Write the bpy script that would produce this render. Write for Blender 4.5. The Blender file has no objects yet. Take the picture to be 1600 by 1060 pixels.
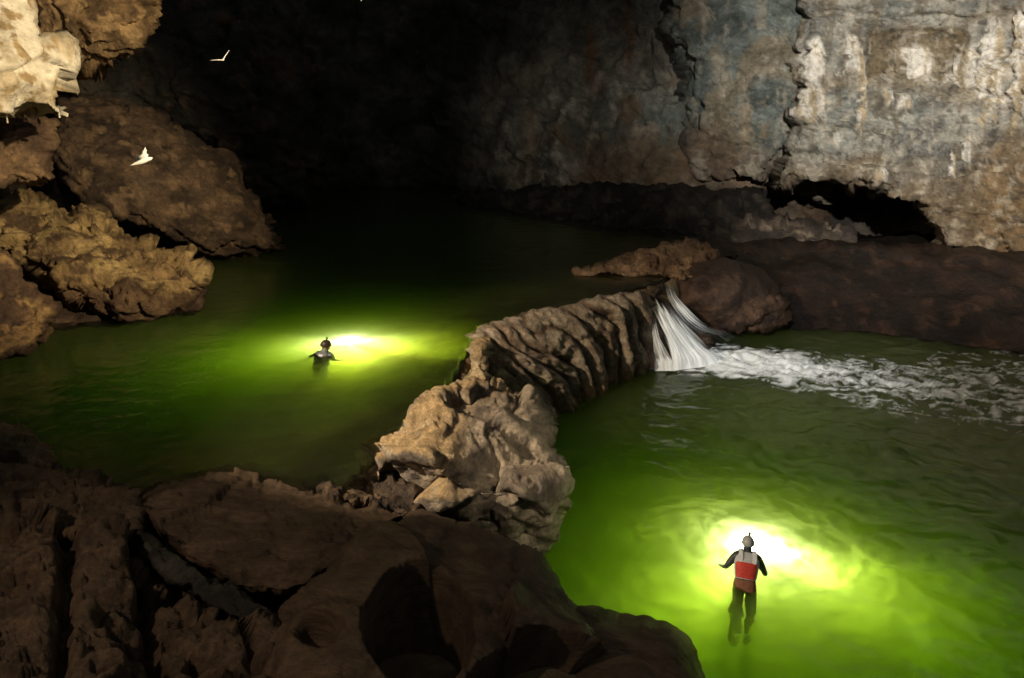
import bpy, bmesh, math, random
import numpy as np
from mathutils import Vector
rad = math.radians
random.seed(3); rng = np.random.default_rng(7)
C = bpy.context.scene.collection

# ---------------------------------------------------------------- camera
PITCH = 20.0; CAMZ = 7.0; FPX = 1067.0
cd = bpy.data.cameras.new('camera'); cam = bpy.data.objects.new('camera', cd); C.objects.link(cam)
cam.location = (0, 0, CAMZ); cam.rotation_euler = (rad(90 - PITCH), 0, 0)
cd.sensor_width = 36; cd.lens = 36 * FPX / 1600; cd.clip_start = .05; cd.clip_end = 500
bpy.context.scene.camera = cam
# ---------------------------------------------------------------- world: an almost lightless cavern
wd = bpy.data.worlds.new('World'); bpy.context.scene.world = wd; wd.use_nodes = True
bg = wd.node_tree.nodes['Background']
bg.inputs[0].default_value = (.95, 1.0, .92, 1); bg.inputs[1].default_value = .045
sc = bpy.context.scene
sc.view_settings.view_transform = 'Standard'; sc.view_settings.look = 'None'
sc.view_settings.exposure = 0; sc.view_settings.gamma = 1
sc.render.engine = 'CYCLES'
cy = sc.cycles
cy.use_denoising = True; cy.max_bounces = 8; cy.diffuse_bounces = 2; cy.glossy_bounces = 3
cy.transmission_bounces = 6; cy.volume_bounces = 4; cy.transparent_max_bounces = 12
cy.sample_clamp_indirect = 6; cy.caustics_refractive = False; cy.caustics_reflective = False

def W(px, py, d):                       # a point of the place from where it stands in the view and how deep
    x = (px - 800) / FPX; v = (530 - py) / FPX
    c, s = math.cos(rad(PITCH)), math.sin(rad(PITCH))
    return np.stack([d * x, d * (c + v * s), CAMZ + d * (-s + v * c)], -1)
def WZ(px, py, z):                      # the same, on the level z
    v = (530 - py) / FPX; c, s = math.cos(rad(PITCH)), math.sin(rad(PITCH))
    return W(px, py, (z - CAMZ) / (-s + v * c))
def proj(P):                            # where a world point would lie in the view (used only for laying out stains)
    c, s = math.cos(rad(PITCH)), math.sin(rad(PITCH))
    y = P[..., 1]; z = P[..., 2] - CAMZ
    d = y * c - z * s; u = y * s + z * c
    return 800 + FPX * P[..., 0] / d, 530 - FPX * u / d

# ---------------------------------------------------------------- lamps (cavers' torches outside the frame, plus one added fill)
def spot(name, loc, to, power, col, angle=60, blend=.6, size=.15):
    l = bpy.data.lights.new(name, 'SPOT'); l.energy = power; l.color = col
    l.spot_size = rad(angle); l.spot_blend = blend; l.shadow_soft_size = size
    o = bpy.data.objects.new(name, l); C.objects.link(o); o.location = loc
    o.rotation_euler = (Vector(to) - Vector(loc)).to_track_quat('-Z', 'Y').to_euler(); return o
spot('lamp_on_ridge', (-8.5, 7.0, 8.4), W(880, 600, 13.5), 7600, (1, .80, .56), 52, .6)
spot('lamp_on_outcrop_side', (3.5, 3.5, 9.0), W(830, 745, 10.6), 1050, (1, .84, .60), 20, .8)
spot('lamp_on_far_wall', (4.0, 3.0, 14.0), W(1590, 50, 22), 43000, (1, .94, .83), 60, 1, .3)
spot('fill_on_back_wall', (-3.0, 2.0, 10.0), W(900, 215, 32), 6500, (1, .95, .82), 25, 1, .3)  # added fill with no known source, lifts the back wall out of black
spot('lamp_on_left_rocks', (2.5, 7.0, 10.5), W(60, 260, 17), 12000, (1, .80, .50), 46, .8)
spot('lamp_on_cream_rock', (-2.0, 4.5, 8.9), W(20, 70, 12), 820, (1, .88, .66), 34, .7)
spot('lamp_on_near_rocks', (-6.5, 3.0, 7.6), W(420, 900, 6.5), 370, (1, .76, .54), 85, .8)
spot('lamp_on_cascade', (0.0, 4.0, 9.5), W(1230, 555, 18), 9000, (1, .98, .95), 26, .9)
def point(name, loc, power, col, size=.06):
    l = bpy.data.lights.new(name, 'POINT'); l.energy = power; l.color = col; l.shadow_soft_size = size
    o = bpy.data.objects.new(name, l); C.objects.link(o); o.location = loc; return o
UP_Z, LO_Z = 1.9, 0.0
lamp_r = WZ(1182, 862, LO_Z - .14); lamp_l = WZ(545, 541, UP_Z - .13)
point('torch_light', lamp_r, 560, (1, 1, .95)); point('torch_light', lamp_l, 480, (1, 1, .95))
def beam(loc, to, power): return spot('torch_beam', loc, to, power, (1, 1, .93), 70, 1, .05)
beam(lamp_l, lamp_l + np.array((3, .1, -.05)), 1900); beam(lamp_l, lamp_l + np.array((-3, -.2, -.4)), 1300)
beam(lamp_r, lamp_r + np.array((3, -1.6, -.5)), 2300); beam(lamp_r, lamp_r + np.array((-2, -1.6, -.7)), 1300)
spot('lamp_on_near_swimmer', (2.0, 1.0, 8.8), WZ(1166, 885, .3), 300, (1, .95, .9), 9, .9)
spot('lamp_on_far_swimmer', (0, 2.0, 8.8), WZ(505, 545, 2.1), 700, (1, .85, .7), 6, .9)

# ---------------------------------------------------------------- noise
_p = rng.permutation(256); PERM = np.concatenate([_p, _p, _p]).astype(np.int32)
_g = rng.normal(size=(256, 3)); GRAD = _g / np.linalg.norm(_g, axis=1)[:, None]
def perlin(P):
    P = np.asarray(P, float); i = np.floor(P).astype(np.int32); f = P - i; i &= 255
    u = f * f * f * (f * (f * 6 - 15) + 10); r = 0
    for a in (0, 1):
        wx = u[:, 0] if a else 1 - u[:, 0]
        for b in (0, 1):
            wy = u[:, 1] if b else 1 - u[:, 1]
            for c in (0, 1):
                wz = u[:, 2] if c else 1 - u[:, 2]
                h = PERM[PERM[PERM[(i[:, 0] + a) & 255] + ((i[:, 1] + b) & 255)] + ((i[:, 2] + c) & 255)]
                g = GRAD[h]
                r = r + wx * wy * wz * (g[:, 0] * (f[:, 0] - a) + g[:, 1] * (f[:, 1] - b) + g[:, 2] * (f[:, 2] - c))
    return r * 1.6
def fbm(P, o=5, gain=.5, lac=2.03):
    r = 0; a = 1.; Q = np.array(P, float)
    for k in range(o): r = r + a * perlin(Q); Q = Q * lac + 17.3; a *= gain
    return r
def ridged(P, o=5, gain=.5, lac=2.07):          # 0..~1.6, sharp crests
    r = 0; a = 1.; Q = np.array(P, float)
    for k in range(o): r = r + a * (1 - np.abs(perlin(Q)) * 2); Q = Q * lac + 9.1; a *= gain
    return r / 1.9
def worley(P):
    i = np.floor(P).astype(np.int32); F1 = np.full(len(P), 9.); F2 = F1.copy(); ID = np.zeros(len(P), int)
    for a in (-1, 0, 1):
        for b in (-1, 0, 1):
            for c in (-1, 0, 1):
                j = i + (a, b, c); k = j & 255
                h = PERM[PERM[PERM[k[:, 0]] + k[:, 1]] + k[:, 2]]
                q = j + .5 + GRAD[h] * .55
                d = np.linalg.norm(P - q, axis=1); m = d < F1
                F2 = np.where(m, F1, np.minimum(F2, d)); F1 = np.where(m, d, F1); ID = np.where(m, h, ID)
    return F1, F2, ID
def ss(a, b, x): t = np.clip((x - a) / (b - a), 0, 1); return t * t * (3 - 2 * t)
def mix(a, b, t): t = np.asarray(t)[:, None]; return np.asarray(a) * (1 - t) + np.asarray(b) * t

# ---------------------------------------------------------------- materials
def nodes(name):
    m = bpy.data.materials.new(name); m.use_nodes = True; nt = m.node_tree
    return m, nt, nt.nodes['Principled BSDF'], nt.nodes.new, nt.links.new
def rock_material(name, rough=.8, fine=14., bump=.03, contrast=.5, stretch=(1, 1, 1), spec=.3):
    m, nt, B, N, L = nodes(name)
    at = N('ShaderNodeAttribute'); at.attribute_name = 'Col'
    tc = N('ShaderNodeTexCoord'); mp = N('ShaderNodeMapping'); mp.inputs['Scale'].default_value = stretch
    L(tc.outputs['Object'], mp.inputs[0])
    def noise(s, det, r=.6, dist=0):
        n = N('ShaderNodeTexNoise'); n.inputs['Scale'].default_value = s; n.inputs['Detail'].default_value = det
        n.inputs['Roughness'].default_value = r; n.inputs['Distortion'].default_value = dist
        L(mp.outputs[0], n.inputs['Vector']); return n
    n1 = noise(fine * .25, 8, .65, .6); n2 = noise(fine, 6, .7, .2)
    r1 = N('ShaderNodeMapRange'); L(n1.outputs[0], r1.inputs[0])
    r1.inputs[1].default_value = .3; r1.inputs[2].default_value = .7
    r1.inputs[3].default_value = 1 - contrast; r1.inputs[4].default_value = 1 + contrast
    r2 = N('ShaderNodeMapRange'); L(n2.outputs[0], r2.inputs[0])
    r2.inputs[1].default_value = .3; r2.inputs[2].default_value = .7
    r2.inputs[3].default_value = 1 - contrast * .7; r2.inputs[4].default_value = 1 + contrast * .7
    mu = N('ShaderNodeMath'); mu.operation = 'MULTIPLY'; L(r1.outputs[0], mu.inputs[0]); L(r2.outputs[0], mu.inputs[1])
    sc_ = N('ShaderNodeVectorMath'); sc_.operation = 'SCALE'; L(at.outputs['Color'], sc_.inputs[0]); L(mu.outputs[0], sc_.inputs['Scale'])
    L(sc_.outputs[0], B.inputs['Base Color'])
    B.inputs['Roughness'].default_value = rough; B.inputs['Specular IOR Level'].default_value = spec
    n3 = noise(fine * 1.7, 9, .72, .3)
    vo = N('ShaderNodeTexVoronoi'); vo.inputs['Scale'].default_value = fine * .6; L(mp.outputs[0], vo.inputs['Vector'])
    ad = N('ShaderNodeMath'); ad.operation = 'MULTIPLY_ADD'; L(vo.outputs['Distance'], ad.inputs[0]); ad.inputs[1].default_value = .35
    L(n3.outputs[0], ad.inputs[2])
    bp = N('ShaderNodeBump'); bp.inputs['Strength'].default_value = .9; bp.inputs['Distance'].default_value = bump
    L(ad.outputs[0], bp.inputs['Height']); L(bp.outputs[0], B.inputs['Normal'])
    return m
M = {}
M['wall'] = rock_material('limestone_wall', .8, 7, .25, .4, (.9, .9, 1.25))
M['wall_dark'] = rock_material('dark_cavern_wall', .8, 3.5, .25, .45)
M['jagged'] = rock_material('jagged_limestone', .62, 14, .09, .55, spec=.4)
M['ochre'] = rock_material('ochre_limestone', .7, 10, .12, .5)
M['cream'] = rock_material('cream_flowstone', .55, 8, .07, .3, spec=.45)
M['smooth'] = rock_material('rough_brown_rock', .6, 16, .07, .5, spec=.4)
M['scored'] = rock_material('scored_brown_rock', .58, 12, .05, .42, (.45, 1.3, 3.4), .4)
M['wet'] = rock_material('wet_dark_rock', .45, 8, .10, .5, spec=.3)
M['bed'] = rock_material('pool_bed', .95, 5, .06, .35, spec=.02)

# ---------------------------------------------------------------- object helpers
def tag(o, label=None, cat=None, group=None, kind=None):
    if label: o['label'] = label
    if cat: o['category'] = cat
    if group: o['group'] = group
    if kind: o['kind'] = kind
    return o
def link(name, me, mat=None, parent=None):
    o = bpy.data.objects.new(name, me); C.objects.link(o)
    if mat: me.materials.append(mat)
    if parent: o.parent = parent
    return o
def mesh(name, V, F, smooth=True, col=None):
    me = bpy.data.meshes.new(name); V = np.ascontiguousarray(V, np.float32)
    F = np.asarray(F, np.int32); k = F.shape[1]
    me.vertices.add(len(V)); me.vertices.foreach_set('co', V.ravel())
    me.loops.add(F.size); me.loops.foreach_set('vertex_index', F.ravel())
    me.polygons.add(len(F)); me.polygons.foreach_set('loop_start', np.arange(0, F.size, k, dtype=np.int32))
    me.polygons.foreach_set('loop_total', np.full(len(F), k, np.int32))
    me.polygons.foreach_set('use_smooth', np.full(len(F), smooth))
    me.update(calc_edges=True); me.validate()
    if col is not None: setcol(me, col)
    return me
def setcol(me, col, name='Col'):
    a = me.color_attributes.new(name, 'FLOAT_COLOR', 'POINT')
    c = np.ones((len(me.vertices), 4), np.float32); c[:, :3] = np.clip(col, 0, 1); a.data.foreach_set('color', c.ravel())
def vnormals(V, F):
    n = np.zeros_like(V); a = V[F[:, 2]] - V[F[:, 0]]; b = V[F[:, 3]] - V[F[:, 1]] if F.shape[1] == 4 else V[F[:, 1]] - V[F[:, 0]]
    fn = np.cross(a, b)
    for k in range(F.shape[1]): np.add.at(n, F[:, k], fn)
    return n / np.maximum(np.linalg.norm(n, axis=1), 1e-9)[:, None]

def rbf_fit(pts):
    P = np.array([(p[0], p[1]) for p in pts], float) / 300; d = np.array([p[2] for p in pts], float)
    r = np.linalg.norm(P[:, None] - P[None], axis=2); K = r * r * np.log(r + 1e-9) + np.eye(len(P)) * .01
    A = np.block([[K, np.c_[np.ones(len(P)), P]], [np.c_[np.ones(len(P)), P].T, np.zeros((3, 3))]])
    w = np.linalg.solve(A, np.r_[d, 0, 0, 0])
    def f(x, y):
        Q = np.stack([x, y], -1) / 300; out = np.zeros(len(Q))
        for k in range(0, len(Q), 20000):
            q = Q[k:k + 20000]; r = np.linalg.norm(q[:, None] - P[None], axis=2)
            out[k:k + 20000] = (r * r * np.log(r + 1e-9)) @ w[:len(P)] + w[-3] + q @ w[-2:]
        return out
    return f
def dense(ol, step, wob, closed=True, seed=0):
    out = []; n = len(ol)
    for i in range(n):
        a = np.array(ol[i][:2], float); b = np.array(ol[(i + 1) % n][:2], float)
        k = max(1, int(np.linalg.norm(b - a) / step))
        for j in range(k): out.append(a + (b - a) * j / k)
    out = np.array(out)
    if wob:
        # round corners a little, then roughen
        for _ in range(2): out = .5 * out + .25 * np.roll(out, 1, 0) + .25 * np.roll(out, -1, 0)
        q = np.c_[out / 45., np.full(len(out), seed * 3.7)]
        out = out + wob * np.stack([fbm(q, 5, .6), fbm(q + 31, 5, .6)], -1)
    return out
def inside(px, py, poly):
    r = np.zeros(len(px), bool); n = len(poly); j = n - 1
    for i in range(n):
        xi, yi = poly[i]; xj, yj = poly[j]
        if yi != yj:
            c = ((yi > py) != (yj > py)) & (px < (xj - xi) * (py - yi) / (yj - yi) + xi); r ^= c
        j = i
    return r
def nearest(px, py, poly):
    Q = np.stack([px, py], -1); best = np.full(len(Q), 1e9); pt = Q.copy()
    for i in range(len(poly)):
        a = poly[i]; b = poly[(i + 1) % len(poly)]; ab = b - a
        t = np.clip(((Q - a) @ ab) / max(ab @ ab, 1e-9), 0, 1); q = a + t[:, None] * ab
        d = np.linalg.norm(Q - q, axis=1); m = d < best; best[m] = d[m]; pt[m] = q[m]
    return best, pt
NV = [0]
def rock(name, ol, inner=(), step=4, edge=40, curl=.7, thick=1.5, wob=5, disp=None, col=None, mat='jagged', seed=0, parent=None):
    """A closed boulder: outline points and surface points with their own depths, rounded over at its rim and closed behind."""
    poly = dense(ol, max(step * 1.5, 4), wob, seed=seed)
    f = rbf_fit(list(ol) + list(inner))
    x0, y0 = poly.min(0); x1, y1 = poly.max(0)
    nx = int((x1 - x0) / step) + 2; ny = int((y1 - y0) / step) + 2
    X, Y = np.meshgrid(x0 + np.arange(nx) * step, y0 + np.arange(ny) * step); X = X.ravel(); Y = Y.ravel()
    ins = inside(X, Y, poly).reshape(ny, nx)
    cell = ins[:-1, :-1] & ins[1:, :-1] & ins[:-1, 1:] & ins[1:, 1:]
    cnt = np.zeros((ny, nx), int)
    for a in (0, 1):
        for b in (0, 1): cnt[a:ny - 1 + a, b:nx - 1 + b] += cell
    keep = (cnt > 0).ravel(); rim = (cnt < 4).ravel() & keep
    idx = np.full(nx * ny, -1); idx[keep] = np.arange(keep.sum())
    X = X[keep]; Y = Y[keep]; rimk = rim[keep]
    t, near = nearest(X, Y, poly)
    snap = rimk & (t < step * 1.6); X = np.where(snap, near[:, 0], X); Y = np.where(snap, near[:, 1], Y)
    t = np.where(rimk, 0, t); q = np.clip(t / edge, 0, 1)
    D = f(X, Y) ; c = curl * (1 - np.sqrt(np.clip(1 - (1 - q) ** 2, 0, 1)))
    front = W(X, Y, D + c)
    ii = np.arange(nx * ny).reshape(ny, nx); cj, ci = np.nonzero(cell)
    Ff = np.stack([idx[ii[cj, ci]], idx[ii[cj + 1, ci]], idx[ii[cj + 1, ci + 1]], idx[ii[cj, ci + 1]]], -1)
    n = len(X); bidx = np.where(rimk, np.arange(n), -1); nb = (~rimk).sum(); bidx[~rimk] = n + np.arange(nb)
    back = W(X, Y, D + curl + thick * np.sqrt(q))[~rimk]
    V = np.concatenate([front, back]); F = np.concatenate([Ff, bidx[Ff][:, ::-1]])
    Nn = vnormals(V, F); XX = np.concatenate([X, X[~rimk]]); YY = np.concatenate([Y, Y[~rimk]])
    if disp is not None:
        V = V + Nn * disp(V, Nn, XX, YY)[:, None]
        Nn = vnormals(V, F)
    cl = col(V, Nn, XX, YY) if col else np.full((len(V), 3), .2)
    NV[0] += len(V)
    return link(name, mesh(name, V, F, True, cl), M[mat], parent)

def facet(P, tilt=1., squash=(1, 1, 1)):      # fractured blocks: every cell a plane of its own tilt
    P = P * np.array(squash); i = np.floor(P).astype(np.int32); F1 = np.full(len(P), 9.); F2 = F1.copy(); O = np.zeros_like(P); ID = np.zeros(len(P), int)
    for a in (-1, 0, 1):
        for b in (-1, 0, 1):
            for c in (-1, 0, 1):
                k = (i + (a, b, c)) & 255; h = PERM[PERM[PERM[k[:, 0]] + k[:, 1]] + k[:, 2]]
                q = i + (a, b, c) + .5 + GRAD[h] * .5; d = np.linalg.norm(P - q, axis=1); m = d < F1
                F2 = np.where(m, F1, np.minimum(F2, d)); F1 = np.where(m, d, F1); ID = np.where(m, h, ID); O = np.where(m[:, None], P - q, O)
    return tilt * np.sum(O * GRAD[(ID * 7 + 3) & 255], 1) + .28 * ((ID % 19) / 19. - .5), F2 - F1
def warp3(V, s, a): return a * np.stack([fbm(V * s, 3), fbm(V * s + 9, 3), fbm(V * s + 21, 3)], -1)
def strata(V, dr, th, a, warp=.35):           # bedded ledges across direction dr
    u = (V @ (np.array(dr) / np.linalg.norm(dr)) + warp * fbm(V * .5, 3) + .03 * fbm(V * 3, 2)) / th
    k = np.floor(u); f = u - k; h = np.sin(k * 12.9898) * 43758.5; h0 = h - np.floor(h); g = np.sin((k + 1) * 12.9898) * 43758.5; h1 = g - np.floor(g)
    return a * (h0 + (h1 - h0) * ss(.86, 1., f) - .5) - a * .45 * np.exp(-((f - .9) / .07) ** 2)
# displacement recipes (metres)
def d_jag(a=.25, s=1.2, o=6, cr=.12, cs=1.6, dr=(.2, -.3, 1), bed=.5):
    def f(V, N, X, Y):
        w = V + warp3(V, .8, .35)
        h, e = facet(w * s * .7, 1.); h2, e2 = facet(w * s * 2.1 + 5, 1.)
        h3, e3 = facet(w * s * 5.3 + 9, 1.)
        return a * (1.0 * h + .42 * h2 + .14 * h3 + .5 * fbm(V * s * .6, 3) + .24 * fbm(V * s * 3, o, .62)) + strata(V, dr, .42 / s, a * bed) - cr * np.exp(-(e / .05) ** 2) * ss(-.1, .3, fbm(V * s + 77, 2))
    return f
def d_soft(a=.2, s=.6, o=4, st=0., ss_=(1, 1, 6)):
    def f(V, N, X, Y):
        r = a * fbm(V * s, o, .42)
        if st: r = r + st * fbm((V + .25 * np.stack([perlin(V * .7)] * 3, -1)) * np.array(ss_), 3, .55)
        return r
    return f
def d_pit(a=.2, s=.9, pit=.14, ps=2.6):
    def f(V, N, X, Y):
        w = V + .25 * np.stack([fbm(V * 1.6, 3), fbm(V * 1.6 + 9, 3), fbm(V * 1.6 + 21, 3)], -1)
        h = fbm(w * np.array([ps * .7, ps * .7, ps * 1.8]), 4, .55)
        return a * fbm(V * s, 4, .5) - pit * ss(.08, .4, h) + .03 * fbm(V * 7, 3)
    return f
def c_mix(a, b, c=None, s=1., t=.0, n=4, dark=None):
    def f(V, N, X, Y):
        h = ss(-.35, .45, fbm(V * s + 3, n, .6) + t); r = mix(a, b, h)
        if c is not None: r = mix(r, c, ss(.15, .5, fbm(V * s * 1.7 + 50, n, .6)))
        return r
    return f
OCH = (.40, .27, .13); BRN = (.15, .085, .05); DBR = (.075, .042, .027); CRM = (.62, .55, .42); GRY = (.30, .28, .25); TEAL = (.17, .20, .185)

# ================================================================ the setting
# plan lines
CREST = np.array([(-4.2, 5.2), (-3.0, 6.8), (-2.0, 8.3), (-1.35, 10), (-.85, 12), (-.7, 13.5), (-.45, 14.9), (1.2, 16.2), (3.4, 17.9), (4.7, 19.0), (5.6, 20.6), (7.5, 22.5), (12, 25), (22, 27)])
def sd_line(x, y, L_):
    best = np.full(len(x), 1e9); sgn = np.ones(len(x)); Q = np.stack([x, y], -1)
    for a, b in zip(L_[:-1], L_[1:]):
        ab = b - a; t = np.clip(((Q - a) @ ab) / (ab @ ab), 0, 1); q = a + t[:, None] * ab
        d = np.linalg.norm(Q - q, axis=1); m = d < best
        cr = ab[0] * (Q[:, 1] - a[1]) - ab[1] * (Q[:, 0] - a[0])
        best[m] = d[m]; sgn[m] = np.sign(cr[m])
    return best * sgn            # + on the upper pool side (left)
def terrain_z(x, y):
    s = sd_line(x, y, CREST)
    up = UP_Z - .05 - np.clip(.05 + .20 * s + .16 * np.clip(s - 1.2, 0, 9), 0, 2.6)
    lo = UP_Z - .3 - np.clip(-s * 3.2, 0, 4.3)
    z = np.where(s > 0, up, lo) - 1.1 * ss(11, 9.6, y) * ss(1.2, .4, np.abs(s))
    n = np.stack([x, y, x * 0], -1)
    z = z + .16 * fbm(n * .8, 5, .55) * np.where(s > 0, .6, 1)
    # near ledge on which the camera stands
    led = 3.6 - .42 * np.clip(y - 1, 0, 99) - .9 * np.clip(x - .4 + .15 * (y - 5), 0, 9) ** 1.4
    led = led - 4.5 * ss(6.6, 8.6, y)
    z = np.maximum(z, led)
    # right bank and far end
    z = np.maximum(z, -2.6 + (3.6 + .35 * fbm(n * .9 + 5, 5, .6)) * ss(23.2, 25.6, y + .16 * np.clip(x - 7, -9, 9)) * ss(4.5, 7, x))
    return z
gx = np.arange(-30, 30.01, .22); gy = np.arange(-6, 48, .22)
GX, GY = np.meshgrid(gx, gy); tz = terrain_z(GX.ravel(), GY.ravel())
V = np.stack([GX.ravel(), GY.ravel(), tz], -1); nx = len(gx); ny = len(gy); ii = np.arange(nx * ny).reshape(ny, nx)
F = np.stack([ii[:-1, :-1].ravel(), ii[:-1, 1:].ravel(), ii[1:, 1:].ravel(), ii[1:, :-1].ravel()], -1)
colr = mix((.16, .11, .065), (.30, .24, .15), ss(-.3, .4, fbm(V * .7, 4)))
colr = mix(colr, (.006, .005, .004), ss(19, 22, V[:, 1] + .3 * fbm(V, 3)) * ss(4, 6, V[:, 0]))  # floor under the right wall's arch: shade painted in as near black
tag(link('cave_floor', mesh('cave_floor', V, F, True, colr), M['bed']), kind='structure')

# ---- water
def water_material(name, absorb, adens, sdens, ripple_film, foam):
    m, nt, B, N, L = nodes(name)
    B.inputs['Base Color'].default_value = (1, 1, 1, 1); B.inputs['Roughness'].default_value = .03
    B.inputs['IOR'].default_value = 1.333; B.inputs['Transmission Weight'].default_value = 1
    tc = N('ShaderNodeTexCoord')
    n = N('ShaderNodeTexNoise'); n.inputs['Scale'].default_value = 3.2; n.inputs['Detail'].default_value = 5; n.inputs['Distortion'].default_value = .5
    L(tc.outputs['Object'], n.inputs['Vector'])
    bp = N('ShaderNodeBump'); bp.inputs['Strength'].default_value = .5; bp.inputs['Distance'].default_value = .05
    L(n.outputs[0], bp.inputs['Height']); L(bp.outputs[0], B.inputs['Normal'])
    out = nt.nodes['Material Output']
    tr = N('ShaderNodeBsdfTranslucent'); tr.inputs['Color'].default_value = (.8, .85, .7, 1); L(bp.outputs[0], tr.inputs['Normal'])   # translucent film added so the ripples catch torchlight from below
    m0 = N('ShaderNodeMixShader'); m0.inputs[0].default_value = ripple_film; L(B.outputs[0], m0.inputs[1]); L(tr.outputs[0], m0.inputs[2]); B = m0
    L(B.outputs[0], out.inputs['Surface'])
    if foam:
        at = N('ShaderNodeAttribute'); at.attribute_name = 'foam'
        fo = N('ShaderNodeBsdfPrincipled'); fo.inputs['Base Color'].default_value = (.72, .76, .76, 1); fo.inputs['Roughness'].default_value = .6
        mx = N('ShaderNodeMixShader'); L(at.outputs['Fac'], mx.inputs[0]); L(B.outputs[0], mx.inputs[1]); L(fo.outputs[0], mx.inputs[2])
        L(mx.outputs[0], out.inputs['Surface'])
    va = N('ShaderNodeVolumeAbsorption'); va.inputs[0].default_value = (*absorb, 1); va.inputs[1].default_value = adens
    vs = N('ShaderNodeVolumeScatter'); vs.inputs[0].default_value = (1, 1, 1, 1); vs.inputs['Density'].default_value = sdens
    vs.inputs['Anisotropy'].default_value = .35
    ad = N('ShaderNodeAddShader'); L(va.outputs[0], ad.inputs[0]); L(vs.outputs[0], ad.inputs[1]); L(ad.outputs[0], out.inputs['Volume'])
    return m
WATER_ABS = (.79, .875, .28)
M['water_up'] = water_material('green_pool_water', WATER_ABS, 2.2, .45, .03, False)
M['water_lo'] = water_material('green_pool_water_foamy', WATER_ABS, 2.2, .45, .20, True)
def water(name, poly, z, bottom, step, hfun, mat, foamf=None):
    poly = np.array(poly, float); x0, y0 = poly.min(0); x1, y1 = poly.max(0)
    nx = int((x1 - x0) / step) + 2; ny = int((y1 - y0) / step) + 2
    X, Y = np.meshgrid(x0 + np.arange(nx) * step, y0 + np.arange(ny) * step); X = X.ravel(); Y = Y.ravel()
    ins = inside(X, Y, poly).reshape(ny, nx); cell = ins[:-1, :-1] & ins[1:, :-1] & ins[:-1, 1:] & ins[1:, 1:]
    keep = np.zeros((ny, nx), bool)
    for a in (0, 1):
        for b in (0, 1): keep[a:ny - 1 + a, b:nx - 1 + b] |= cell
    keep = keep.ravel(); idx = np.full(nx * ny, -1); idx[keep] = np.arange(keep.sum()); X = X[keep]; Y = Y[keep]; n = len(X)
    ii = np.arange(nx * ny).reshape(ny, nx); cj, ci = np.nonzero(cell)
    T = np.stack([idx[ii[cj, ci]], idx[ii[cj, ci + 1]], idx[ii[cj + 1, ci + 1]], idx[ii[cj + 1, ci]]], -1)
    h, fm = hfun(X, Y)
    V = np.concatenate([np.stack([X, Y, z + h], -1), np.stack([X, Y, np.full(n, bottom)], -1)])
    E = np.concatenate([T[:, [k, (k + 1) % 4]] for k in range(4)])
    key = np.sort(E, 1); _, inv, cn = np.unique(key[:, 0] * n + key[:, 1], return_inverse=True, return_counts=True)
    be = E[cn[inv] == 1]
    S = np.stack([be[:, 1], be[:, 0], be[:, 0] + n, be[:, 1] + n], -1)
    me = mesh(name, V, np.concatenate([T, T[:, ::-1] + n, S]))
    if fm is not None:
        a = me.attributes.new('foam', 'FLOAT', 'POINT'); a.data.foreach_set('value', np.r_[fm, np.zeros(n)].astype(np.float32))
    NV[0] += 2 * n
    return tag(link(name, me, M[mat]), kind='structure')
def h_up(x, y):
    P = np.stack([x, y, x * 0], -1)
    return .010 * fbm(P * np.array([.9, 2.2, 1]), 4, .5) + .004 * fbm(P * 5, 2), None
FLOW = np.array([WZ(1040, 560, 0)[:2], WZ(1130, 562, 0)[:2], WZ(1230, 574, 0)[:2], WZ(1400, 600, 0)[:2], WZ(1720, 620, 0)[:2]])
def h_lo(x, y):
    P = np.stack([x, y, x * 0], -1)
    best = np.full(len(x), 1e9); tt = np.zeros(len(x)); Q = P[:, :2]; acc = 0
    for a, b in zip(FLOW[:-1], FLOW[1:]):
        ab = b - a; l = np.linalg.norm(ab); t = np.clip(((Q - a) @ ab) / (l * l), 0, 1); d = np.linalg.norm(Q - (a + t[:, None] * ab), axis=1)
        m = d < best; best[m] = d[m]; tt[m] = acc + t[m] * l; acc += l
    width = .6 + .21 * tt
    k = np.exp(-(best / width) ** 2)                         # turbulence along the outflow of the cascade
    warp = P + .3 * np.stack([fbm(P * 1.3, 3), fbm(P * 1.3 + 7, 3), x * 0], -1)
    rg = ridged(warp * np.array([1.5, 2.4, 1]), 5, .6); rf = ridged(warp * np.array([4, 7, 1.]) + 5, 3, .6)
    h = .018 * (ridged(warp * np.array([2.6, 4, 1]) + 14, 3, .5) - .6) + .045 * fbm(warp * np.array([.8, 1.1, 1]), 4, .5) + .035 * (ridged((warp + .2 * P) * np.array([1.1, 1.5, 1]) + 4, 4, .5) - .6)
    el = warp * np.array([1.5, 4.2, 1]); e1 = fbm(el + 3, 6, .62); e2 = ridged(warp * np.array([1.6, 3.6, 1]) + 8, 5, .6)
    core = np.exp(-(best / (.80 + .07 * tt)) ** 2) * (1 - ss(2.6, 6.0, tt))
    h = h * (1 - k) + k * (.12 * (rg - .6) + .05 * (rf - .6)) + core * (.10 + .08 * e1)
    fm = ss(.66, 1.4, e2 * .9 + .5 * e1 + .55 * k - .02 * tt) * ss(.08, .5, k) * .95
    pa, pb = WZ(1028, 572, 0)[:2], WZ(1125, 560, 0)[:2]; ab = pb - pa; t_ = np.clip(((Q - pa) @ ab) / (ab @ ab), 0, 1); db = np.linalg.norm(Q - (pa + t_[:, None] * ab), axis=1)
    fm = np.clip(np.maximum(fm, ss(.12, .62, core + .45 * e1) * ss(.03, .2, core)) * ss(0, .25, tt) + ss(.34, .10, db - .12 * e1), 0, 1)
    return h, fm
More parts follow.
